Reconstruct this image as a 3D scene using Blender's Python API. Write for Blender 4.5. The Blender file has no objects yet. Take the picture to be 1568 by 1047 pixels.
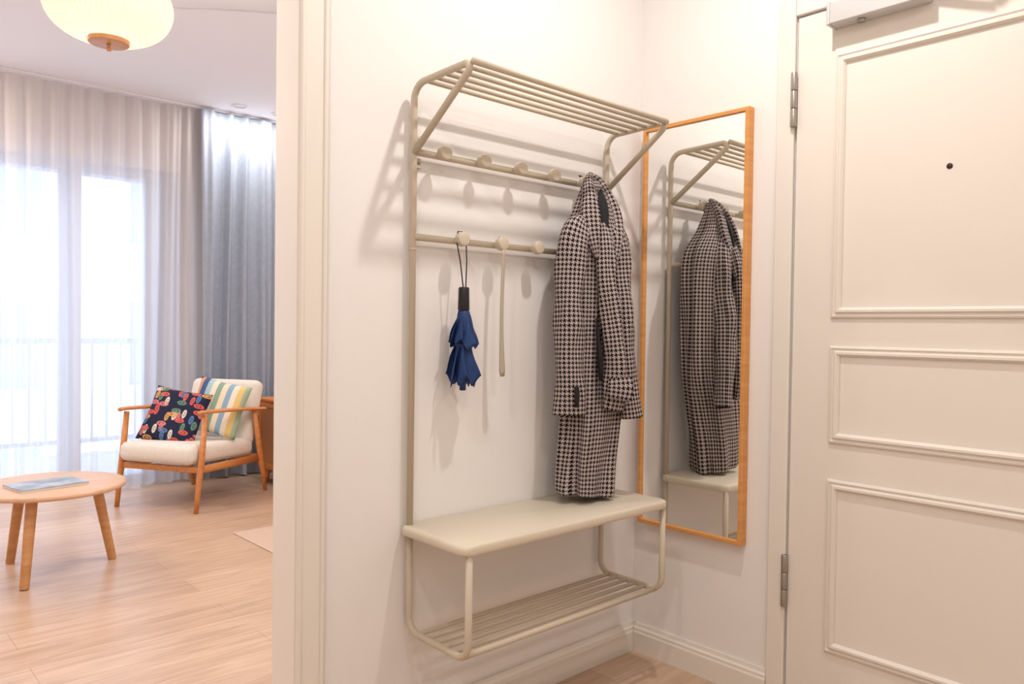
import bpy, bmesh, math, random
from mathutils import Vector, Matrix
random.seed(4)
S=bpy.context.scene
S.view_settings.view_transform='Standard'
COL=bpy.context.collection

# ---------------------------------------------------------------- materials
def lin(c):
    return tuple(((v/255)/12.92 if v/255<=.04045 else ((v/255+.055)/1.055)**2.4) for v in c)
def base(name):
    m=bpy.data.materials.new(name);m.use_nodes=True
    nt=m.node_tree;return m,nt,nt.nodes['Principled BSDF']
def mat(name,c,rough=.5,metal=0,bump=None,var=0,vscale=6,spec=.5):
    m,nt,b=base(name);c=lin(c)
    b.inputs['Roughness'].default_value=rough;b.inputs['Metallic'].default_value=metal
    b.inputs['Specular IOR Level'].default_value=spec
    b.inputs['Base Color'].default_value=(*c,1)
    tc=nt.nodes.new('ShaderNodeTexCoord')
    if var:
        n=nt.nodes.new('ShaderNodeTexNoise');n.inputs['Scale'].default_value=vscale;n.inputs['Detail'].default_value=3
        r=nt.nodes.new('ShaderNodeValToRGB')
        r.color_ramp.elements[0].position=.3;r.color_ramp.elements[1].position=.7
        r.color_ramp.elements[0].color=(*[v*(1-var) for v in c],1);r.color_ramp.elements[1].color=(*[min(1,v*(1+var)) for v in c],1)
        nt.links.new(tc.outputs['Object'],n.inputs['Vector']);nt.links.new(n.outputs['Fac'],r.inputs['Fac']);nt.links.new(r.outputs['Color'],b.inputs['Base Color'])
    if bump:
        n=nt.nodes.new('ShaderNodeTexNoise');n.inputs['Scale'].default_value=bump[0];n.inputs['Detail'].default_value=4
        bp=nt.nodes.new('ShaderNodeBump');bp.inputs['Strength'].default_value=bump[1];bp.inputs['Distance'].default_value=.002
        nt.links.new(tc.outputs['Object'],n.inputs['Vector']);nt.links.new(n.outputs['Fac'],bp.inputs['Height']);nt.links.new(bp.outputs['Normal'],b.inputs['Normal'])
    return m
def wood(name,c1,c2,scale=(3,30,30),rough=.4):
    m,nt,b=base(name)
    tc=nt.nodes.new('ShaderNodeTexCoord');mp=nt.nodes.new('ShaderNodeMapping');mp.inputs['Scale'].default_value=scale
    n=nt.nodes.new('ShaderNodeTexNoise');n.inputs['Scale'].default_value=1.5;n.inputs['Detail'].default_value=6
    r=nt.nodes.new('ShaderNodeValToRGB');r.color_ramp.elements[0].position=.3;r.color_ramp.elements[1].position=.7
    r.color_ramp.elements[0].color=(*lin(c1),1);r.color_ramp.elements[1].color=(*lin(c2),1)
    nt.links.new(tc.outputs['Object'],mp.inputs['Vector']);nt.links.new(mp.outputs[0],n.inputs['Vector'])
    nt.links.new(n.outputs['Fac'],r.inputs['Fac']);nt.links.new(r.outputs['Color'],b.inputs['Base Color'])
    b.inputs['Roughness'].default_value=rough
    return m
def floor_mat():
    m,nt,b=base('oak_floor')
    tc=nt.nodes.new('ShaderNodeTexCoord')
    mp=nt.nodes.new('ShaderNodeMapping')
    br=nt.nodes.new('ShaderNodeTexBrick')
    br.inputs['Scale'].default_value=1;br.inputs['Brick Width'].default_value=1.4;br.inputs['Row Height'].default_value=.19
    br.inputs['Mortar Size'].default_value=.0012;br.inputs['Mortar Smooth'].default_value=.3
    br.inputs['Color1'].default_value=(*lin((214,184,158)),1);br.inputs['Color2'].default_value=(*lin((201,170,143)),1);br.inputs['Mortar'].default_value=(*lin((172,140,114)),1)
    nt.links.new(tc.outputs['Object'],mp.inputs['Vector']);nt.links.new(mp.outputs[0],br.inputs['Vector'])
    mp2=nt.nodes.new('ShaderNodeMapping');mp2.inputs['Scale'].default_value=(1.5,14,1)
    n=nt.nodes.new('ShaderNodeTexNoise');n.inputs['Scale'].default_value=2;n.inputs['Detail'].default_value=7;n.inputs['Distortion'].default_value=.9
    nt.links.new(tc.outputs['Object'],mp2.inputs['Vector']);nt.links.new(mp2.outputs[0],n.inputs['Vector'])
    r=nt.nodes.new('ShaderNodeValToRGB');r.color_ramp.elements[0].position=.32;r.color_ramp.elements[1].position=.72
    r.color_ramp.elements[0].color=(.78,.74,.71,1);r.color_ramp.elements[1].color=(1.05,1.05,1.05,1)
    nt.links.new(n.outputs['Fac'],r.inputs['Fac'])
    mx=nt.nodes.new('ShaderNodeMix');mx.data_type='RGBA';mx.blend_type='MULTIPLY';mx.inputs[0].default_value=1
    nt.links.new(br.outputs['Color'],mx.inputs[6]);nt.links.new(r.outputs['Color'],mx.inputs[7]);nt.links.new(mx.outputs[2],b.inputs['Base Color'])
    b.inputs['Roughness'].default_value=.32
    return m
def M(nt,op,a,b_=None):
    n=nt.nodes.new('ShaderNodeMath');n.operation=op
    for i,v in enumerate((a,b_)):
        if v is None: continue
        if isinstance(v,(int,float)): n.inputs[i].default_value=v
        else: nt.links.new(v,n.inputs[i])
    return n.outputs[0]
def houndstooth():
    m,nt,b=base('houndstooth_wool')
    tc=nt.nodes.new('ShaderNodeTexCoord');sp=nt.nodes.new('ShaderNodeSeparateXYZ');nt.links.new(tc.outputs['UV'],sp.inputs[0])
    k=8/.0140
    i=M(nt,'FLOOR',M(nt,'MULTIPLY',sp.outputs[0],k));j=M(nt,'FLOOR',M(nt,'MULTIPLY',sp.outputs[1],k))
    A=M(nt,'LESS_THAN',M(nt,'FLOORED_MODULO',i,8),4);B=M(nt,'LESS_THAN',M(nt,'FLOORED_MODULO',j,8),4)
    Sx=M(nt,'LESS_THAN',M(nt,'FLOORED_MODULO',M(nt,'ADD',i,j),4),2)
    v=M(nt,'ADD',M(nt,'MULTIPLY',A,Sx),M(nt,'MULTIPLY',B,M(nt,'SUBTRACT',1,Sx)))
    r=nt.nodes.new('ShaderNodeMix');r.data_type='RGBA';r.inputs[6].default_value=(*lin((184,170,166)),1);r.inputs[7].default_value=(*lin((24,19,24)),1)
    nt.links.new(v,r.inputs[0]);nt.links.new(r.outputs[2],b.inputs['Base Color']);b.inputs['Roughness'].default_value=.95
    b.inputs['Specular IOR Level'].default_value=.1
    return m
def stripes(name,cols,scale,axis=1):
    m,nt,b=base(name);tc=nt.nodes.new('ShaderNodeTexCoord');sp=nt.nodes.new('ShaderNodeSeparateXYZ');nt.links.new(tc.outputs['Object'],sp.inputs[0])
    f=M(nt,'FRACT',M(nt,'MULTIPLY',sp.outputs[axis],scale))
    r=nt.nodes.new('ShaderNodeValToRGB');r.color_ramp.interpolation='CONSTANT'
    e=r.color_ramp.elements
    while len(e)<len(cols): e.new(.5)
    for q,c in enumerate(cols): e[q].position=q/len(cols);e[q].color=(*lin(c),1)
    nt.links.new(f,r.inputs['Fac']);nt.links.new(r.outputs['Color'],b.inputs['Base Color']);b.inputs['Roughness'].default_value=.9
    return m
def floral():
    m,nt,b=base('floral_fabric');tc=nt.nodes.new('ShaderNodeTexCoord')
    cols=[(212,92,82),(100,138,116),(222,212,194),(88,122,170),(216,156,92),(212,92,82),(208,126,128)]
    prev=None
    for li,(sc,st,th_) in enumerate(((22,(1,.45,1),.30),(14,(.6,1.15,1),.26))):
        mp=nt.nodes.new('ShaderNodeMapping');mp.inputs['Scale'].default_value=st;mp.inputs['Rotation'].default_value=(0,0,.6+1.2*li);mp.inputs['Location'].default_value=(li*.31,.17,0)
        nt.links.new(tc.outputs['Object'],mp.inputs['Vector'])
        sx=nt.nodes.new('ShaderNodeSeparateXYZ');nt.links.new(mp.outputs[0],sx.inputs[0]);cx=nt.nodes.new('ShaderNodeCombineXYZ')
        nt.links.new(sx.outputs[0],cx.inputs[0]);nt.links.new(sx.outputs[1],cx.inputs[1])
        v=nt.nodes.new('ShaderNodeTexVoronoi');v.voronoi_dimensions='2D';v.inputs['Scale'].default_value=sc;nt.links.new(cx.outputs[0],v.inputs['Vector'])
        sp=nt.nodes.new('ShaderNodeSeparateColor');nt.links.new(v.outputs['Color'],sp.inputs[0])
        r=nt.nodes.new('ShaderNodeValToRGB');r.color_ramp.interpolation='CONSTANT';e=r.color_ramp.elements
        cc=cols[li*2:]+cols[:li*2]
        while len(e)<len(cc): e.new(.5)
        for q,c in enumerate(cc): e[q].position=q/len(cc);e[q].color=(*lin(c),1)
        nt.links.new(sp.outputs[0],r.inputs['Fac'])
        lt=M(nt,'MULTIPLY',M(nt,'LESS_THAN',v.outputs['Distance'],th_),M(nt,'SUBTRACT',1,M(nt,'MULTIPLY',M(nt,'GREATER_THAN',v.outputs['Distance'],.10),M(nt,'LESS_THAN',v.outputs['Distance'],.14))))
        mx=nt.nodes.new('ShaderNodeMix');mx.data_type='RGBA'
        if prev is None:mx.inputs[6].default_value=(*lin((24,30,58)),1)
        else:nt.links.new(prev,mx.inputs[6])
        nt.links.new(lt,mx.inputs[0]);nt.links.new(r.outputs['Color'],mx.inputs[7]);prev=mx.outputs[2]
    nt.links.new(prev,b.inputs['Base Color']);b.inputs['Roughness'].default_value=.9
    return m
def sheer(name,c,transp=.45,weave=False):
    m=bpy.data.materials.new(name);m.use_nodes=True;nt=m.node_tree;nt.nodes.clear()
    o=nt.nodes.new('ShaderNodeOutputMaterial');t=nt.nodes.new('ShaderNodeBsdfTransparent')
    d=nt.nodes.new('ShaderNodeBsdfDiffuse');tl=nt.nodes.new('ShaderNodeBsdfTranslucent')
    d.inputs[0].default_value=(*lin(c),1);tl.inputs[0].default_value=(*lin(c),1)
    a=nt.nodes.new('ShaderNodeMixShader');a.inputs[0].default_value=.5;nt.links.new(d.outputs[0],a.inputs[1]);nt.links.new(tl.outputs[0],a.inputs[2])
    x=nt.nodes.new('ShaderNodeMixShader');x.inputs[0].default_value=1-transp;nt.links.new(t.outputs[0],x.inputs[1]);nt.links.new(a.outputs[0],x.inputs[2])
    if weave:
        tc=nt.nodes.new('ShaderNodeTexCoord');sp=nt.nodes.new('ShaderNodeSeparateXYZ');nt.links.new(tc.outputs['UV'],sp.inputs[0])
        f=M(nt,'FRACT',M(nt,'MULTIPLY',sp.outputs[0],72));g=M(nt,'LESS_THAN',f,.4)
        nt.links.new(M(nt,'ADD',M(nt,'MULTIPLY',g,.40),.5),x.inputs[0])
    nt.links.new(x.outputs[0],o.inputs[0]);return m

WALL=mat('wall_paint_white',(240,236,233),.85,bump=(180,.12))
WALLL=mat('living_wall_paint',(238,234,232),.85)
CEIL=mat('ceiling_paint',(240,243,250),.9)
TRIM=mat('trim_paint_cream',(235,228,218),.45)
DOOR=mat('door_paint_cream',(234,226,216),.5)
RACK=mat('beige_powdercoat',(204,191,170),.45)
HORN=mat('shoehorn_lacquer',(184,171,154),.4)
BENCH=mat('beige_bench_lacquer',(222,211,191),.4)
STEEL=mat('brushed_steel',(170,165,158),.35,.9)
SILVER=mat('silver_paint',(205,203,202),.4,.3)
DARK=mat('dark_hole',(60,35,25),.6)
BLACK=mat('black_plastic',(22,22,26),.35)
OAK=wood('mirror_oak',(212,144,76),(226,162,92),(2,2,40),.45)
CHW=wood('armchair_wood',(196,124,66),(216,146,86))
TBW=wood('table_oak',(204,160,126),(220,180,146))
TBL=wood('table_leg_wood',(192,134,82),(210,154,102))
SBW=wood('sideboard_wood',(212,126,54),(228,146,72))
CREAM=mat('cream_upholstery',(230,222,210),.95,bump=(300,.4),var=.03,vscale=40)
FLOOR=floor_mat();HT=houndstooth()
NAVY=mat('umbrella_nylon',(12,50,106),.6,bump=(45,.6),var=.25,vscale=30)
SHEER=sheer('sheer_voile',(238,234,234),.27)
DRAPE=mat('grey_blue_linen',(158,168,184),.9,bump=(400,.3),var=.06,vscale=30)
SHADE=sheer('lamp_thread_shade',(250,238,216),.1,True)

# ---------------------------------------------------------------- geometry helpers
def empty(name,loc=(0,0,0),rz=0):
    o=bpy.data.objects.new(name,None);COL.objects.link(o);o.location=loc;o.rotation_euler=(0,0,rz);o.empty_display_size=.1;return o
def obj(name,verts,faces,m,parent=None,smooth=False):
    me=bpy.data.meshes.new(name);me.from_pydata([tuple(v) for v in verts],[],faces)
    me.materials.append(m);me.update()
    bm=bmesh.new();bm.from_mesh(me);bmesh.ops.recalc_face_normals(bm,faces=bm.faces);bm.to_mesh(me);bm.free()
    if smooth:
        for p in me.polygons:p.use_smooth=True
    o=bpy.data.objects.new(name,me);COL.objects.link(o)
    if parent:o.parent=parent
    return o
def box(name,lo,hi,m,parent=None,bevel=0,seg=2,rot=None,subsurf=0):
    c=[(a+b)/2 for a,b in zip(lo,hi)];d=[abs(b-a) for a,b in zip(lo,hi)]
    bm=bmesh.new();bmesh.ops.create_cube(bm,size=1)
    for v in bm.verts:v.co=Vector((v.co.x*d[0],v.co.y*d[1],v.co.z*d[2]))
    if bevel:
        bmesh.ops.bevel(bm,geom=bm.edges[:],offset=bevel,segments=seg,profile=.5,affect='EDGES')
    me=bpy.data.meshes.new(name);bm.to_mesh(me);bm.free();me.materials.append(m)
    if bevel:
        for p in me.polygons:p.use_smooth=True
    o=bpy.data.objects.new(name,me);COL.objects.link(o);o.location=c
    if rot:o.rotation_euler=rot
    if parent:o.parent=parent
    if bevel and seg>=2:
        md=o.modifiers.new('wn','WEIGHTED_NORMAL')
    return o
def fillet(P,r,n=6):
    P=[Vector(p) for p in P];out=[P[0]]
    for i in range(1,len(P)-1):
        a,b,c=P[i-1],P[i],P[i+1];u=(a-b).normalized();v=(c-b).normalized()
        rr=r[i-1] if isinstance(r,(list,tuple)) else r
        ang=u.angle(v);d=min(rr/math.tan(ang/2),(a-b).length*.45,(c-b).length*.45);rr=d*math.tan(ang/2)
        cen=b+(u+v).normalized()*(rr/math.sin(ang/2));s=b+u*d-cen;e=b+v*d-cen
        tot=s.angle(e);ax=s.cross(e).normalized()
        for k in range(n+1): out.append(cen+Matrix.Rotation(tot*k/n,3,ax)@s)
    out.append(P[-1]);return out
def sweep(name,P,r,m,parent=None,seg=12,flat=None,cap=True,smooth=True):
    P=[Vector(p) for p in P];n=len(P);V=[];F=[]
    T=[(P[min(i+1,n-1)]-P[max(i-1,0)]).normalized() for i in range(n)]
    up=Vector(flat) if flat else (Vector((1,0,0)) if abs(T[0].x)<.8 else Vector((0,1,0)))
    N=(up-T[0]*up.dot(T[0])).normalized()
    for i in range(n):
        N=(N-T[i]*N.dot(T[i])).normalized();B=T[i].cross(N)
        ra,rb=(r,r) if isinstance(r,(int,float)) else r[i]
        for k in range(seg):
            a=2*math.pi*k/seg;V.append(P[i]+N*math.cos(a)*ra+B*math.sin(a)*rb)
    for i in range(n-1):
        for k in range(seg):
            F.append((i*seg+k,i*seg+(k+1)%seg,(i+1)*seg+(k+1)%seg,(i+1)*seg+k))
    if cap:F.append(tuple(range(seg))[::-1]);F.append(tuple(range((n-1)*seg,n*seg)))
    return obj(name,V,F,m,parent,smooth)
def cyl(name,a,b,r,m,parent=None,seg=24,r2=None,bev=0):
    a=Vector(a);b=Vector(b);r2=r if r2 is None else r2;d=(b-a);L=d.length
    if bev:
        u=d/L;P=[a,a+u*bev*.3,a+u*bev,b-u*bev,b-u*bev*.3,b];R=[r-bev,r-bev*.3,r,r2,r2-bev*.3,r2-bev]
    else:P=[a,b];R=[r,r2]
    return sweep(name,P,[(q,q) for q in R],m,parent,seg)
def catmull(K,n):
    out=[];m=len(K)
    for i in range(n):
        t=i/(n-1)*(m-1);j=min(int(t),m-2);f=t-j
        p0=K[max(j-1,0)];p1=K[j];p2=K[j+1];p3=K[min(j+2,m-1)]
        out.append(tuple(.5*((2*b)+(c-a)*f+(2*a-5*b+4*c-d)*f*f+(-a+3*b-3*c+d)*f**3) for a,b,c,d in zip(p0,p1,p2,p3)))
    return out
def loft(name,rings,m,parent=None,cap0=True,cap1=True,smooth=True,v0=0):
    n=len(rings);k=len(rings[0]);V=[v for r in rings for v in r];F=[];UV=[]
    ref=max(rings,key=lambda r:sum((r[i]-r[i-1]).length for i in range(k)))
    us=[0]
    for i in range(k): us.append(us[-1]+(ref[(i+1)%k]-ref[i]).length)
    vs=[v0]
    for i in range(1,n):
        vs.append(vs[-1]+sum((rings[i][q]-rings[i-1][q]).length for q in range(k))/k)
    for i in range(n-1):
        for q in range(k):
            F.append((i*k+q,i*k+(q+1)%k,(i+1)*k+(q+1)%k,(i+1)*k+q))
            UV.append([(us[q],vs[i]),(us[q+1],vs[i]),(us[q+1],vs[i+1]),(us[q],vs[i+1])])
    for flag,i in((cap0,0),(cap1,n-1)):
        if flag:F.append(tuple(range(i*k,(i+1)*k)));UV.append([(v.x,v.y) for v in rings[i]])
    me=bpy.data.meshes.new(name);me.from_pydata([tuple(v) for v in V],[],F);ul=me.uv_layers.new(name='UVMap')
    for p,fu in zip(me.polygons,UV):
        for li,u in zip(p.loop_indices,fu):ul.data[li].uv=u
    me.materials.append(m)
    for p in me.polygons:p.use_smooth=smooth
    bm=bmesh.new();bm.from_mesh(me);bmesh.ops.recalc_face_normals(bm,faces=bm.faces);bm.to_mesh(me);bm.free()
    o=bpy.data.objects.new(name,me);COL.objects.link(o)
    if parent:o.parent=parent
    return o
def slab(name,pts,z0,z1,m,parent=None,bevel=.006):
    n=len(pts);c=Vector((sum(p[0] for p in pts)/n,sum(p[1] for p in pts)/n))
    rings=[]
    for ins,z in ((bevel,z0),(bevel*.3,z0+bevel*.3),(0,z0+bevel),(0,z1-bevel),(bevel*.3,z1-bevel*.3),(bevel,z1)):
        rr=[]
        for p in pts:
            d=Vector(p)-c;L=d.length;q=c+d*((L-ins)/L);rr.append(Vector((q.x,q.y,z)))
        rings.append(rr)
    return loft(name,rings,m,parent)
def rrect(x0,x1,y0,y1,r,n=6):
    o=[]
    for cx,cy,a0 in((x1-r,y1-r,0),(x0+r,y1-r,90),(x0+r,y0+r,180),(x1-r,y0+r,270)):
        for k in range(n+1):
            a=math.radians(a0+90*k/n);o.append((cx+r*math.cos(a),cy+r*math.sin(a)))
    return o
def rectframe(name,a0,a1,b0,b1,prof,mp,m,parent=None,smooth=False):
    V=[];F=[]
    for o_,h in prof:
        for a,b in((a0+o_,b0+o_),(a1-o_,b0+o_),(a1-o_,b1-o_),(a0+o_,b1-o_)):V.append(mp(a,b,h))
    for i in range(len(prof)-1):
        for k in range(4):F.append((i*4+k,i*4+(k+1)%4,(i+1)*4+(k+1)%4,(i+1)*4+k))
    return obj(name,V,F,m,parent,smooth)

# ---------------------------------------------------------------- camera
cd=bpy.data.cameras.new('camera');cam=bpy.data.objects.new('camera',cd);COL.objects.link(cam);S.camera=cam
cd.lens=27.17;cd.sensor_width=36;cd.clip_start=.05
yaw,pit,rol=map(math.radians,(42.593,1.127,.773))
Fv=Vector((math.sin(yaw)*math.cos(pit),math.cos(yaw)*math.cos(pit),-math.sin(pit)))
Rv=Vector((math.cos(yaw),-math.sin(yaw),0));Uv=Rv.cross(Fv)
R2=Rv*math.cos(rol)+Uv*math.sin(rol);U2=-Rv*math.sin(rol)+Uv*math.cos(rol)
mw=Matrix((R2,U2,-Fv)).transposed().to_4x4();mw.translation=Vector((-2.202,-1.733,1.15));cam.matrix_world=mw

# ---------------------------------------------------------------- room shell
HC=2.71;TW=.10
box('floor',(-4.2,-2.7,-.1),(.9,4.35,0),FLOOR)
box('ceiling',(-4.2,-2.7,HC),(.9,4.35,HC+.1),CEIL)
wn=empty('wall_north')
box('right_part',(-1.314,0,0),(.9,TW,HC),WALL,wn)
box('left_part',(-4.2,0,0),(-2.25,TW,HC),WALL,wn)
box('over_opening',(-2.25,0,2.12),(-1.314,TW,HC),WALL,wn)
we=empty('wall_east')
box('corner_part',(0,-.587,0),(.12,0,HC),WALL,we)
box('far_part',(0,-2.7,0),(.12,-1.53,HC),WALL,we)
box('over_door',(0,-1.53,2.085),(.12,-.587,HC),WALL,we)
box('wall_south',(-4.2,-2.7,0),(0,-2.58,HC),WALL)
box('wall_west',(-3.3,-2.58,0),(-3.18,0,HC),WALL)
box('wall_living_east',(.74,TW,0),(.9,4.1,HC),WALLL)
box('wall_living_west',(-4.2,TW,0),(-4.05,4.1,HC),WALLL)
ww=empty('wall_window')
box('right_pier',(-.16,4.1,0),(.9,4.35,HC),WALLL,ww)
box('left_pier',(-4.2,4.1,0),(-3.5,4.35,HC),WALLL,ww)
box('lintel',(-3.5,4.1,2.24),(-.16,4.35,HC),WALLL,ww)

t=empty('trim_1')
box('jamb_right',(-1.325,-.012,0),(-1.3145,TW+.008,2.12),TRIM,t,.002)
box('casing_face',(-1.316,-.016,0),(-1.247,-.0005,2.18),TRIM,t,.003)
box('casing_bead',(-1.322,-.022,0),(-1.308,-.001,2.18),TRIM,t,.005)
box('casing_back_bead',(-1.260,-.021,0),(-1.247,-.001,2.18),TRIM,t,.005)
t=empty('trim_2')
box('jamb_left',(-2.2495,-.012,0),(-2.23,TW+.008,2.12),TRIM,t,.002)
box('casing_left',(-2.32,-.016,0),(-2.248,-.0005,2.18),TRIM,t,.003)
box('casing_top',(-2.2295,-.016,2.1),(-1.3255,TW+.008,2.119),TRIM,t,.002)
t=empty('trim_3')
box('casing_left',(-.016,-.586,0),(-.0005,-.529,2.145),TRIM,t,.004)
box('casing_top',(-.016,-1.59,2.086),(-.0005,-.587,2.145),TRIM,t,.004)
box('casing_right',(-.016,-1.59,0),(-.0005,-1.531,2.0855),TRIM,t,.004)
def bb(name,a,b,axis):
    pr=[(0,0),(.016,0),(.016,.068),(.013,.074),(.013,.082),(.008,.088),(.006,.1),(0,.1)]
    V=[];k=len(pr)
    for s in(a,b):
        for d,z in pr:
            V.append((s,-.0003-d,z) if axis=='x' else (-.0003-d,s,z))
    F=[(i,(i+1)%k,k+(i+1)%k,k+i) for i in range(k)]+[tuple(range(k)),tuple(range(k,2*k))]
    obj(name,V,F,TRIM)
bb('baseboard_north',-1.246,-.0005,'x')
bb('baseboard_east',-.528,-.017,'y')

# ---------------------------------------------------------------- entrance door
d=empty('door_1')
box('leaf',(-.008,-1.525,.004),(.036,-.592,2.08),DOOR,d,.002)
prof=[(0,0),(.002,.006),(.007,.008),(.010,.004),(.013,.004),(.018,.011),(.024,.011),(.029,.005),(.031,0)]
mp=lambda a,b,h:(-.0085-h,a,b)
for i,(z0,z1) in enumerate(((1.187,1.945),(.826,1.108),(.218,.722))):
    rectframe('panel_moulding_%d'%(i+1),-1.40,-.709,z0,z1,prof,mp,DOOR,d)
cyl('peephole_hole',(-.008,-1.015,1.582),(-.0095,-1.015,1.582),.0075,DARK,d)
for i,(z0,z1) in enumerate(((1.757,1.918),(.317,.474))):
    h=[z0+(z1-z0)*q for q in(0,.33,.34,.66,.67,1)]
    for q in range(3):
        cyl('hinge_%d_knuckle_%d'%(i+1,q),(-.021,-.588,h[2*q]),(-.021,-.588,h[2*q+1]),.0095,STEEL,d,16,bev=.0015)
    box('hinge_%d_plate'%(i+1),(-.018,-.592,z0+.01),(-.008,-.583,z1-.01),STEEL,d)
cyl('handle_rose',(-.008,-1.46,1.03),(-.018,-1.46,1.03),.026,STEEL,d)
sweep('handle_lever',fillet([(-.018,-1.46,1.03),(-.06,-1.46,1.03),(-.06,-1.34,1.03)],.015),.009,STEEL,d)
c=empty('door_closer')
box('body',(-.062,-.965,2.016),(-.0085,-.71,2.078),SILVER,c,.004)
box('end_cap',(-.064,-.712,2.014),(-.0085,-.702,2.080),SILVER,c,.003)
cyl('adjust_screw',(-.035,-.79,2.009),(-.035,-.79,2.017),.011,STEEL,c)
cyl('pivot',(-.036,-.83,2.078),(-.036,-.83,2.10),.013,STEEL,c)
sweep('arm_main',[(-.036,-.83,2.097),(-.14,-1.05,2.102)],[(.011,.004)]*2,SILVER,c,flat=(0,0,1))
sweep('arm_forearm',[(-.14,-1.05,2.108),(-.03,-1.23,2.114)],[(.004,.011)]*2,SILVER,c,flat=(0,0,1))
box('arm_bracket',(-.05,-1.27,2.10),(-.017,-1.21,2.127),SILVER,c,.003)

# ---------------------------------------------------------------- mirror
mm=empty('wall_mirror')
mpm=lambda a,b,h:(-.001-h,a,b)
rectframe('oak_frame',-.447,-.036,.470,1.846,[(0,0),(0,.03),(.002,.032),(.012,.032),(.013,.031),(.013,.02),(.013,.002)],mpm,OAK,mm)
mir,nt,b=base('mirror_glass');b.inputs['Metallic'].default_value=1;b.inputs['Roughness'].default_value=0;b.inputs['Base Color'].default_value=(.95,.96,.95,1)
box('mirror_pane',(-.024,-.4345,.4825),(-.003,-.0485,1.8335),mir,mm)

# ---------------------------------------------------------------- coat rack
rk=empty('wall_coat_rack')
XL,XR=-.994,-.205;ZT,ZB=1.792,.325;YB,YF=-.02,-.280;r=.0093
for s,x in(('left',XL),('right',XR)):
    sweep('upper_frame_'+s,fillet([(x,YB,.60),(x,YB,ZT),(x,YF,ZT+.007),(x,YB-.004,1.612)],[.045,.013]),r,RACK,rk,14)
    sweep('lower_frame_'+s,fillet([(x,YB,.60),(x,YB,ZB),(x,YF+.006,ZB-.002),(x,YF+.006,.59)],.042),r,RACK,rk,14)
    cyl('joint_sleeve_'+s,(x,YB,1.352),(x,YB,1.357),r+.0012,RACK,rk)
for q in range(6):
    y=-.264+q*.039
    sweep('hat_shelf_bar_%d'%q,[(XL,y,ZT+.006*(-y/.28)),(XR,y,ZT+.006*(-y/.28))],.0065 if q else .0085,RACK,rk,12)
    y=-.250+q*.038
    sweep('shoe_shelf_bar_%d'%q,[(XL,y,ZB),(XR,y,ZB)],.0065 if q else .0085,RACK,rk,12)
up=[-.921,-.780,-.638,-.497,-.356];lo=[-.856,-.709,-.564,-.42]
for z,xs,n in((1.615,up,'upper'),(1.388,lo,'lower')):
    sweep('hook_bar_'+n,[(XL,YB-.002,z),(XR,YB-.002,z)],.0095,RACK,rk,14)
    for i,x in enumerate(xs):
        cyl('peg_%s_%d'%(n,i),(x,YB,z),(x,YB-.032,z+.001),.008,RACK,rk)
        cyl('knob_%s_%d'%(n,i),(x,YB-.030,z+.001),(x,YB-.052,z+.002),.0195,RACK,rk,28,bev=.003)
for x,z in((XL+.022,1.588),(XR-.022,1.588)):
    box('wall_bracket',(x-.009,-.012,z-.014),(x+.009,-.001,z+.014),RACK,rk,.003)
    cyl('bracket_screw',(x,-.0115,z),(x,-.0135,z),.0035,STEEL,rk)
slab('bench_seat',rrect(-1.020,-.188,-.288,-.004,.028),.585,.612,BENCH,rk,.009)

# ---------------------------------------------------------------- coat
ct=empty('houndstooth_coat')
def body_rings(K,n,seg,folds,clampy=-.034):
    R=[]
    for (z,cx,cy,hw,hd,am) in catmull(K,n):
        rr=[]
        for k in range(seg):
            a=2*math.pi*k/seg
            f=1+am*(math.sin(folds*a+3*z)+.5*math.sin((folds*2-1)*a-7*z+1)+.5*math.sin(3*a+9*z))
            ca,sa=math.cos(a),math.sin(a)
            x=cx+hw*f*math.copysign(abs(ca)**.85,ca);y=cy+hd*f*math.copysign(abs(sa)**.85,sa)
            rr.append(Vector((x,min(y,clampy),z-.010*math.cos(a)*max(0,(.75-z)/.1) if z<.75 else z)))
        R.append(rr)
    return R
K=[(1.625,-.366,-.088,.014,.014,.0),(1.60,-.366,-.098,.030,.030,.03),(1.56,-.364,-.104,.050,.045,.04),(1.51,-.360,-.106,.074,.058,.04),
 (1.465,-.353,-.106,.105,.068,.04),(1.42,-.345,-.106,.125,.072,.05),(1.34,-.340,-.105,.132,.070,.06),(1.2,-.340,-.105,.130,.068,.07),(1.0,-.345,-.105,.126,.068,.08),
 (.86,-.362,-.108,.114,.070,.09),(.73,-.384,-.110,.104,.068,.11),(.645,-.392,-.112,.100,.066,.13),(.628,-.392,-.112,.095,.062,.13)]
loft('coat_body',body_rings(K,80,96,6),HT,ct)
def sleeve(name,K,n,seg,am=.05,ph=0,cap1=True,m=HT,fr=14,dx=0,dy=0):
    R=[];C=catmull(K,n)
    for i,(x,y,z,ra,rb,rot) in enumerate(C):
        c=Vector((x+dx,y+dy,z));rr=[]
        pv=Vector(C[max(i-1,0)][:3]);nx=Vector(C[min(i+1,n-1)][:3]);T=(nx-pv).normalized()
        N=Vector((math.cos(rot),math.sin(rot),0));N=(N-T*N.dot(T)).normalized();B=T.cross(N)
        for k in range(seg):
            a=2*math.pi*k/seg
            f=1+am*(math.sin(3*a+fr*z+ph)+.7*math.sin(2*a-fr*2.3*z+ph)+.5*math.sin(5*a+fr*3.7*z))
            v=c+N*math.cos(a)*ra*f+B*math.sin(a)*rb*f;v.y=min(v.y,-.034);rr.append(v)
        R.append(rr)
    return loft(name,R,m,ct,True,cap1)
vr=math.atan2(-.747,.665)
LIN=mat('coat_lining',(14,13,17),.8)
LX,LY=-.010,.011
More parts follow.
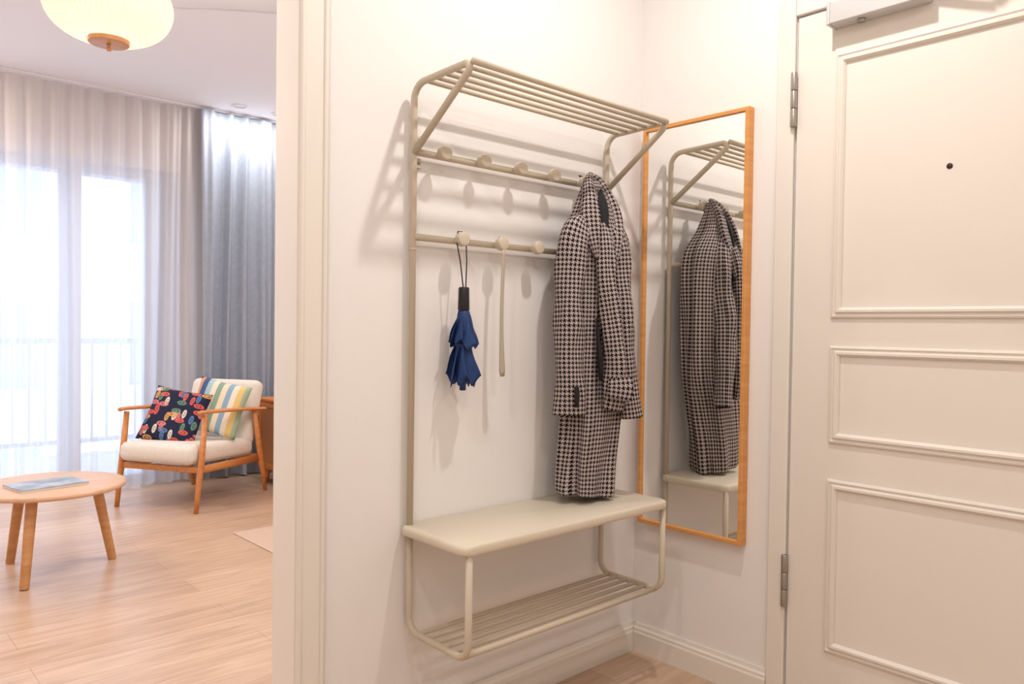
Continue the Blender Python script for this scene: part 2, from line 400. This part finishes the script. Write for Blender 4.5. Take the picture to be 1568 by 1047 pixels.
sleeve('sleeve_left',[(-.425,-.135,1.475,.028,.026,vr),(-.452,-.135,1.445,.044,.040,vr),(-.470,-.133,1.38,.048,.044,vr),(-.480,-.136,1.24,.043,.040,vr),(-.484,-.140,1.16,.047,.041,vr),(-.486,-.143,1.05,.043,.039,vr),(-.488,-.148,.96,.045,.038,vr),(-.488,-.150,.888,.050,.038,vr)],70,40,.06,dx=LX,dy=LY)
sleeve('sleeve_left_opening',[(-.488,-.150,.8895,.043,.031,vr),(-.488,-.150,.8868,.043,.031,vr)],4,24,0,m=LIN,dx=LX,dy=LY)
sleeve('sleeve_right',[(-.352,-.142,1.475,.026,.024,vr),(-.333,-.153,1.45,.036,.034,vr),(-.320,-.162,1.39,.041,.040,vr),(-.314,-.174,1.28,.035,.040,vr),(-.315,-.187,1.18,.037,.041,vr),(-.306,-.196,1.05,.031,.037,vr),(-.295,-.203,.95,.029,.034,vr),(-.285,-.208,.872,.034,.032,vr)],70,40,.07,ph=1)
sleeve('sleeve_right_opening',[(-.285,-.208,.8735,.028,.026,vr),(-.285,-.208,.8708,.028,.026,vr)],4,24,0,m=LIN)
sleeve('front_panel',[(-.385,-.160,1.47,.016,.014,vr),(-.397,-.180,1.40,.028,.02,vr),(-.396,-.192,1.27,.030,.022,vr),(-.378,-.204,1.14,.031,.022,vr),(-.370,-.210,1.04,.035,.022,vr),(-.370,-.208,.96,.037,.020,vr),(-.374,-.198,.90,.033,.014,vr)],60,32,.09,2)
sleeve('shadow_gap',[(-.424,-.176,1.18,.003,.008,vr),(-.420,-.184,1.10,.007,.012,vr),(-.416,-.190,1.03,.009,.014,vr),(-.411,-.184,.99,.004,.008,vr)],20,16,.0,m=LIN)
sleeve('collar_left',[(-.365,-.09,1.634,.010,.008,vr),(-.397,-.110,1.608,.016,.010,vr),(-.420,-.136,1.555,.022,.012,vr),(-.434,-.154,1.49,.028,.012,vr),(-.436,-.168,1.42,.022,.010,vr),(-.425,-.178,1.36,.006,.006,vr)],30,20,.06)
sleeve('collar_right',[(-.362,-.088,1.634,.010,.008,vr),(-.348,-.114,1.608,.015,.010,vr),(-.337,-.142,1.555,.020,.012,vr),(-.332,-.162,1.49,.024,.012,vr),(-.345,-.182,1.42,.020,.010,vr),(-.367,-.197,1.34,.006,.006,vr)],30,20,.06)
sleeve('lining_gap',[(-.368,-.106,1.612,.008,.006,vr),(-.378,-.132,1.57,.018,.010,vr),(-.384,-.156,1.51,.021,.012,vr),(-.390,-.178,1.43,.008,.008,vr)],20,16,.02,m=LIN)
sleeve('pocket_flap',[(-.378,-.234,1.0,.035,.004,vr),(-.380,-.239,.97,.039,.006,vr),(-.382,-.235,.935,.036,.004,vr)],10,16,.0)
sleeve('cuff_tab',[(-.507,-.196,.975,.007,.003,vr),(-.508,-.199,.95,.008,.004,vr),(-.508,-.198,.915,.006,.003,vr)],8,12,.0,m=LIN,dx=LX,dy=LY)
sweep('hanging_loop',[(-.35,-.072,1.59),(-.356,-.05,1.622),(-.362,-.04,1.638),(-.368,-.06,1.63),(-.366,-.08,1.60)],.0025,LIN,ct,8)

# ---------------------------------------------------------------- umbrella
um=empty('folding_umbrella');ux,uy=-.853,-.066
sweep('wrist_strap',[(ux-.004,uy-.004,1.245),(ux-.014,uy,1.33),(ux-.020,uy+.012,1.39),(ux-.010,uy+.016,1.412),(ux+.002,uy+.014,1.412),(ux+.012,uy+.008,1.39),(ux+.009,uy,1.33),(ux+.003,uy-.004,1.245)],.0018,BLACK,um,8)
cyl('handle',(ux,uy,1.258),(ux,uy,1.192),.0150,BLACK,um,20,r2=.0165,bev=.004)
cyl('shaft',(ux,uy,1.195),(ux,uy,.985),.005,BLACK,um)
rn=random.Random(7)
R=[[Vector((ux+rad*math.cos(a*math.pi/12),uy+rad*math.sin(a*math.pi/12),z)) for a in range(24)] for z,rad in ((1.196,.012),(1.185,.017),(1.15,.021),(1.10,.018),(1.06,.019),(1.02,.020),(.995,.014),(.984,.006))]
loft('canopy_core',R,NAVY,um)
def flap(i,a0,span,z0,z1,r0,r1,lift,droop):
    V=[];F=[];nu,nv=12,12
    for q in range(nu+1):
        u=q/nu
        for p in range(nv+1):
            v=p/nv
            a=a0+span*v+.25*math.sin(2.5*u+i)
            rad=r0+(r1-r0)*u**1.1+lift*u*v**1.5+.0022*math.sin(9*v+7*u+i)
            z=z0+(z1-z0)*u*(1-.12*math.cos(2*math.pi*v)) - droop*u*v
            V.append((ux+rad*math.cos(a),min(-.006,uy+rad*math.sin(a)),z))
    for q in range(nu):
        for p in range(nv):
            b_=q*(nv+1)+p;F.append((b_,b_+1,b_+nv+2,b_+nv+1))
    o=obj('canopy_flap_%d'%i,V,F,NAVY,um,True);md=o.modifiers.new('t','SOLIDIFY');md.thickness=.0012;md.offset=0
for i in range(7):
    flap(i,i*.898+rn.random()*.3,1.35,1.192,1.118-rn.random()*.022,.013,.026,.016+.007*rn.random(),.012)
for i in range(7):
    flap(i+7,i*.898+.4+rn.random()*.3,1.25,1.125,1.005-rn.random()*.012,.016,.025,.019+.008*rn.random(),.016*rn.random()-.004)
sweep('closing_band',[(ux+.022*math.cos(k*.2618),uy+.022*math.sin(k*.2618),1.098+.004*math.sin(k*.2618)) for k in range(25)],[(.006,.0012)]*25,NAVY,um,8,flat=(0,0,1),cap=False)
cyl('tip',(ux,uy,.99),(ux,uy,.972),.009,NAVY,um,16,bev=.002)

sh=empty('long_shoehorn')
P=[];Q=[]
for i in range(24):
    f=i/23;P.append((-.709-.006*math.sin(f*3),-.070,1.372-.366*f));w=.0065+.006*max(0,(f-.6)/.4)**1.5;Q.append((w,.0025+.002*f))
Q[-1]=(.008,.003)
sweep('blade',P,Q,HORN,sh,14,flat=(1,0,0))
sweep('hanging_loop',[(-.709,-.070,1.365),(-.722,-.066,1.39),(-.709,-.05,1.411),(-.696,-.066,1.39),(-.709,-.070,1.365)],.0015,HORN,sh,8)

# ---------------------------------------------------------------- living room
def curtain(name,x0,x1,y0,A,per,z0,z1,m,nx,parent,seed):
    rnd=random.Random(seed);ph=[rnd.random()*6 for _ in range(6)];V=[];F=[];nz=26
    for j in range(nz+1):
        f=j/nz;z=z1+(z0-z1)*f
        for i in range(nx+1):
            x=x0+(x1-x0)*i/nx
            w=2*math.pi*x/per
            a=A*(.55+.45*f)*(math.sin(w+.9*math.sin(w*.31+ph[0])+.25*math.sin(3*f+ph[1]))+.35*math.sin(2.3*w+ph[2]+f)+.3*math.sin(.37*w+ph[3]))
            V.append((x+.01*math.sin(4*f+w*.3),y0+a,z))
    for j in range(nz):
        for i in range(nx):
            q=j*(nx+1)+i;F.append((q,q+1,q+nx+2,q+nx+1))
    return obj(name,V,F,m,parent,True)
cs=empty('sheer_curtain');curtain('voile',-3.4,.0,3.97,.026,.12,.012,2.69,SHEER,900,cs,1)
cw=empty('window_drape');curtain('linen_panel',-.075,.70,3.92,.036,.15,.012,2.69,DRAPE,420,cw,5)
box('curtain_rail',(-3.5,3.93,2.695),(.72,3.99,2.709),CEIL)
wi=empty('window_1');FR=mat('window_frame',(180,192,210),.5)
box('sill',(-3.5,4.15,0),(-.16,4.3,.06),FR,wi);box('head',(-3.5,4.15,2.16),(-.16,4.3,2.24),FR,wi)
for i,(a,b_) in enumerate(((-3.5,-3.4),(-2.75,-2.62),(-2.15,-2.02),(-1.55,-1.42),(-.925,-.79),(-.38,-.16))):
    box('mullion_%d'%i,(a,4.17,.06),(b_,4.24,2.16),FR,wi,.004)
bl=empty('balcony_railing');BM=mat('balcony_metal',(190,200,214),.5)
box('slab',(-5,4.4,-.2),(3,5.9,-.02),mat('balcony_concrete',(205,208,212),.9),bl)
box('top_rail',(-5,5.8,.95),(3,5.85,1.0),BM,bl);box('bottom_rail',(-5,5.8,.08),(3,5.83,.12),BM,bl)
for i in range(66):box('bar_%d'%i,(-5+i*.12,5.81,.1),(-4.982+i*.12,5.828,.95),BM,bl)
nb=empty('neighbour_building');NB=mat('render_facade',(225,226,230),.9);NG=mat('facade_glass',(165,180,200),.2)
box('facade',(-14,16,-6),(16,17,6.0),NB,nb)
for i in range(9):
    for j in range(3):
        box('facade_window_%d_%d'%(i,j),(-12+i*3,15.95,-3.2+j*3),(-10.7+i*3,15.99,-1.4+j*3),NG,nb)
        box('facade_sill_%d_%d'%(i,j),(-12.1+i*3,15.85,-3.3+j*3),(-10.6+i*3,15.99,-3.2+j*3),NB,nb)

tb=empty('round_coffee_table')
tc_=(-1.361,2.311)
slab('top',[(tc_[0]+.315*math.cos(a*math.pi/32),tc_[1]+.315*math.sin(a*math.pi/32)) for a in range(64)],.378,.400,TBW,tb,.008)
for i,(x,y) in enumerate(((-1.507,2.076),(-1.096,2.314),(-1.480,2.542))):
    dx,dy=x-tc_[0],y-tc_[1]
    cyl('leg_%d'%i,(tc_[0]+dx*.72,tc_[1]+dy*.72,.378),(x,y,.001),.024,TBL,tb,20,r2=.019,bev=.003)
mg=empty('magazine',(-1.385,2.27,.4005),math.radians(10))
MGW=mat('magazine_pages',(225,222,215),.6)
MGC=mat('magazine_cover',(150,158,168),.4,var=.6,vscale=9)
box('pages',(-.14,-.1,0),(.14,.1,.009),MGW,mg);box('cover',(-.142,-.102,.009),(.142,.102,.0115),MGC,mg)

th=math.atan2(-.524,-.852)
ac=empty('armchair',(-.308,3.385,0),th)
W=.29
for s,y in(('r',W),('l',-W)):
    sweep('front_leg_'+s,[(.355,y,.001),(.335,y,.15),(.31,y,.30),(.275,y,.585)],[(.013,.016),(.015,.019),(.017,.024),(.014,.018)],CHW,ac,14,flat=(0,1,0))
    sweep('back_leg_'+s,[(-.36,y,.001),(-.335,y,.12),(-.29,y,.30),(-.225,y,.575)],[(.013,.016),(.015,.020),(.017,.026),(.014,.018)],CHW,ac,14,flat=(0,1,0))
    sweep('armrest_'+s,catmull([(.335,y,.602),(.28,y,.604),(.1,y,.597),(-.12,y,.585),(-.27,y,.572),(-.33,y,.568)],24),[(.016+.016*math.sin(min(1,q/10)*1.57),.012) for q in range(24)],CHW,ac,16,flat=(0,1,0))
    sweep('side_rail_'+s,[(.315,y*.97,.255),(0,y*.97,.245),(-.30,y*.97,.235)],[(.011,.024)]*3,CHW,ac,14,flat=(0,1,0))
box('front_rail',(.295,-W,.235),(.32,W,.272),CHW,ac,.005)
box('rear_rail',(-.30,-W,.225),(-.275,W,.262),CHW,ac,.005)
def cush(name,lo,hi,m,parent,rot=None,bev=.045):
    o=box(name,lo,hi,m,parent,bev,4,rot);o.modifiers.clear();return o
cush('seat_cushion',(-.27,-.268,.272),(.38,.268,.392),CREAM,ac,(0,math.radians(-3),0))
cush('back_cushion',(-.345,-.265,.32),(-.235,.265,.765),CREAM,ac,(0,math.radians(-17),0))
def pillow(name,m,loc,rot,s=.22,th_=.07,parent=None):
    n=20;V=[];F=[]
    for sd in(1,-1):
        for i in range(n+1):
            for j in range(n+1):
                u=i/n*2-1;v=j/n*2-1
                h=th_*((1-u**4)*(1-v**4))**.5
                k=1-.07*(1-abs(v))*abs(u)**3; k2=1-.07*(1-abs(u))*abs(v)**3
                V.append((u*s*k,v*s*k2,sd*h))
    q=(n+1)**2
    for b_ in(0,q):
        for i in range(n):
            for j in range(n):
                a=b_+i*(n+1)+j;F.append((a,a+1,a+n+2,a+n+1))
    o=obj(name,V,F,m,parent,True)
    bm=bmesh.new();bm.from_mesh(o.data);bmesh.ops.remove_doubles(bm,verts=bm.verts,dist=.0005);bmesh.ops.recalc_face_normals(bm,faces=bm.faces);bm.to_mesh(o.data);bm.free()
    o.location=loc;o.rotation_euler=rot;return o
def chairpt(x,y,z):
    return (-.308+x*math.cos(th)-y*math.sin(th),3.385+x*math.sin(th)+y*math.cos(th),z)
fx=Vector((math.cos(th),math.sin(th),0));fy=Vector((-math.sin(th),math.cos(th),0));UPZ=Vector((0,0,1))
def orient(nrm,spin):
    z=Vector(nrm).normalized();y=(UPZ-z*UPZ.dot(z)).normalized();x=y.cross(z)
    m_=Matrix((x,y,z)).transposed();return (m_@Matrix.Rotation(spin,3,'Z')).to_euler()
FLR=floral();STR=stripes('striped_fabric',[(232,218,188),(140,172,196),(234,224,204),(226,196,128),(165,188,158),(234,224,204),(220,156,118),(70,92,135),(168,198,206),(234,224,204),(140,168,146)],2.5,0)
pillow('striped_cushion',STR,chairpt(-.080,.118,.590),orient(fx*1.0+fy*.22+UPZ*.33,math.radians(-12)),.18,.040)
pillow('floral_cushion',FLR,chairpt(.075,-.095,.540),orient(fx*.85+fy*.25+UPZ*.50,math.radians(-10)),.19,.048)

sb=empty('rattan_sideboard')
CANE,nt,b=base('cane_webbing')
tc=nt.nodes.new('ShaderNodeTexCoord');ck=nt.nodes.new('ShaderNodeTexChecker');ck.inputs['Scale'].default_value=110
ck.inputs['Color1'].default_value=(*lin((225,155,92)),1);ck.inputs['Color2'].default_value=(*lin((170,98,46)),1)
nt.links.new(tc.outputs['Object'],ck.inputs['Vector']);nt.links.new(ck.outputs['Color'],b.inputs['Base Color'])
box('carcass',(.262,2.2,.10),(.66,3.67,.59),SBW,sb,.004)
box('top',(.25,2.19,.5905),(.665,3.68,.61),SBW,sb,.004)
for i in range(3):
    y1=3.66-i*.487;y0=y1-.475
    rectframe('door_frame_%d'%i,y0,y1,.115,.58,[(0,0),(0,.014),(.03,.014),(.03,.002)],lambda a,b_,h:(.262-h,a,b_),SBW,sb)
    box('cane_panel_%d'%i,(.257,y0+.03,.145),(.261,y1-.03,.55),CANE,sb)
for x in(.30,.62):
    for y in(2.26,3.61):cyl('leg',(x,y,.105),(x,y,.001),.018,SBW,sb,16,r2=.013)
RUG=mat('rug_flatweave',(204,178,156),.95,bump=(250,.6),var=.05,vscale=50)
rg=empty('flatweave_rug');box('weave',(-.47,1.0,.0005),(.2,2.385,.006),RUG,rg,.002)
RT=mat('rug_tassel',(60,58,66),.9)
for i in range(12):
    x=-.44+i*.055;sweep('tassel_%d'%i,[(x,1.0,.006),(x+.008,.965,.005),(x-.004,.94,.004)],.004,RT,rg,8)

pl=empty('pendant_lamp');px,py=-1.262,1.78
R=[]
for i in range(29):
    f=i/28;a=math.pi*(.08+.84*f)
    rad=.246*math.sin(a)**.75;z=2.455-.15*math.cos(a)
    R.append([Vector((px+rad*math.cos(2*math.pi*k/72),py+rad*math.sin(2*math.pi*k/72),z)) for k in range(72)])
o=loft('thread_shade',R,SHADE,pl,False,False)
ul=o.data.uv_layers[0]
for p in o.data.polygons:
    for li in p.loop_indices:
        u=ul.data[li].uv;ul.data[li].uv=(u.x/(2*math.pi*.246),u.y)
cyl('wood_disc',(px,py,2.318),(px,py,2.296),.078,TBL,pl,48,bev=.004)
cyl('finial_neck',(px,py,2.297),(px,py,2.278),.007,TBL,pl);cyl('finial',(px,py,2.282),(px,py,2.268),.010,TBL,pl,bev=.004)
cyl('top_disc',(px,py,2.60),(px,py,2.615),.06,TBL,pl,48,bev=.004)
cyl('ceiling_canopy',(px,py,2.69),(px,py,2.7095),.05,CEIL,pl,32,bev=.003)
cyl('cord',(px,py,2.61),(px,py,2.70),.003,CEIL,pl)
CB=mat('white_cable',(215,215,222),.6)
sweep('swag_cable',catmull([(px+.03,py,2.70),(-1.1,2.05,2.66),(-.9,2.2,2.68),(-.69,2.1,2.695),(-.48,1.95,2.695),(.1,1.6,2.70),(.7,1.3,2.70)],40),.0035,CB,pl,8)
def light(name,kind,loc,power,color,size=.1,parent=None):
    l=bpy.data.lights.new(name,kind);l.energy=power;l.color=color
    if kind=='AREA':l.shape='DISK';l.size=size
    elif kind=='POINT':l.shadow_soft_size=size
    o=bpy.data.objects.new(name,l);COL.objects.link(o);o.location=loc
    if parent:o.parent=parent
    return o
light('pendant_bulb','POINT',(px,py,2.45),2.6,(1,.88,.74),.06,pl)

def downlight(x,y,power,color,size=.08):
    e=empty('recessed_downlight')
    V=[];F=[];n=32
    for rr,z in((.055,HC-.0005),(.055,HC-.006),(.046,HC-.008),(.042,HC-.002)):
        for k in range(n):V.append((x+rr*math.cos(2*math.pi*k/n),y+rr*math.sin(2*math.pi*k/n),z))
    for i in range(3):
        for k in range(n):F.append((i*n+k,i*n+(k+1)%n,(i+1)*n+(k+1)%n,(i+1)*n+k))
    obj('trim_ring',V,F,CEIL,e,True)
    light('lamp','AREA',(x,y,HC-.012),power,color,size,e)
WH=(1,.935,.875)
downlight(-.70,-.78,15.5,WH,.065);downlight(-2.05,-.95,8.5,WH);downlight(-1.5,-2.0,7.5,WH);downlight(-2.75,-2.0,6,WH)
for x in(.12,.42):downlight(x,3.72,5,(1,.94,.88),.05)
for x,y in((-2.9,.9),(-1.6,.6),(-.2,.9),(-.1,1.6)):downlight(x,y,12.5,(1,.96,.93))  # unseen ceiling lamps, added to brighten the living room
for x in(-2.8,-2.0):downlight(x,3.7,16,(1,.80,.64))  # added warm lamps out of view, tinting the upper sheers

w=bpy.data.worlds.new('World');S.world=w;w.use_nodes=True;bg=w.node_tree.nodes['Background']
bg.inputs[0].default_value=(.66,.80,1.0,1);bg.inputs[1].default_value=3.9
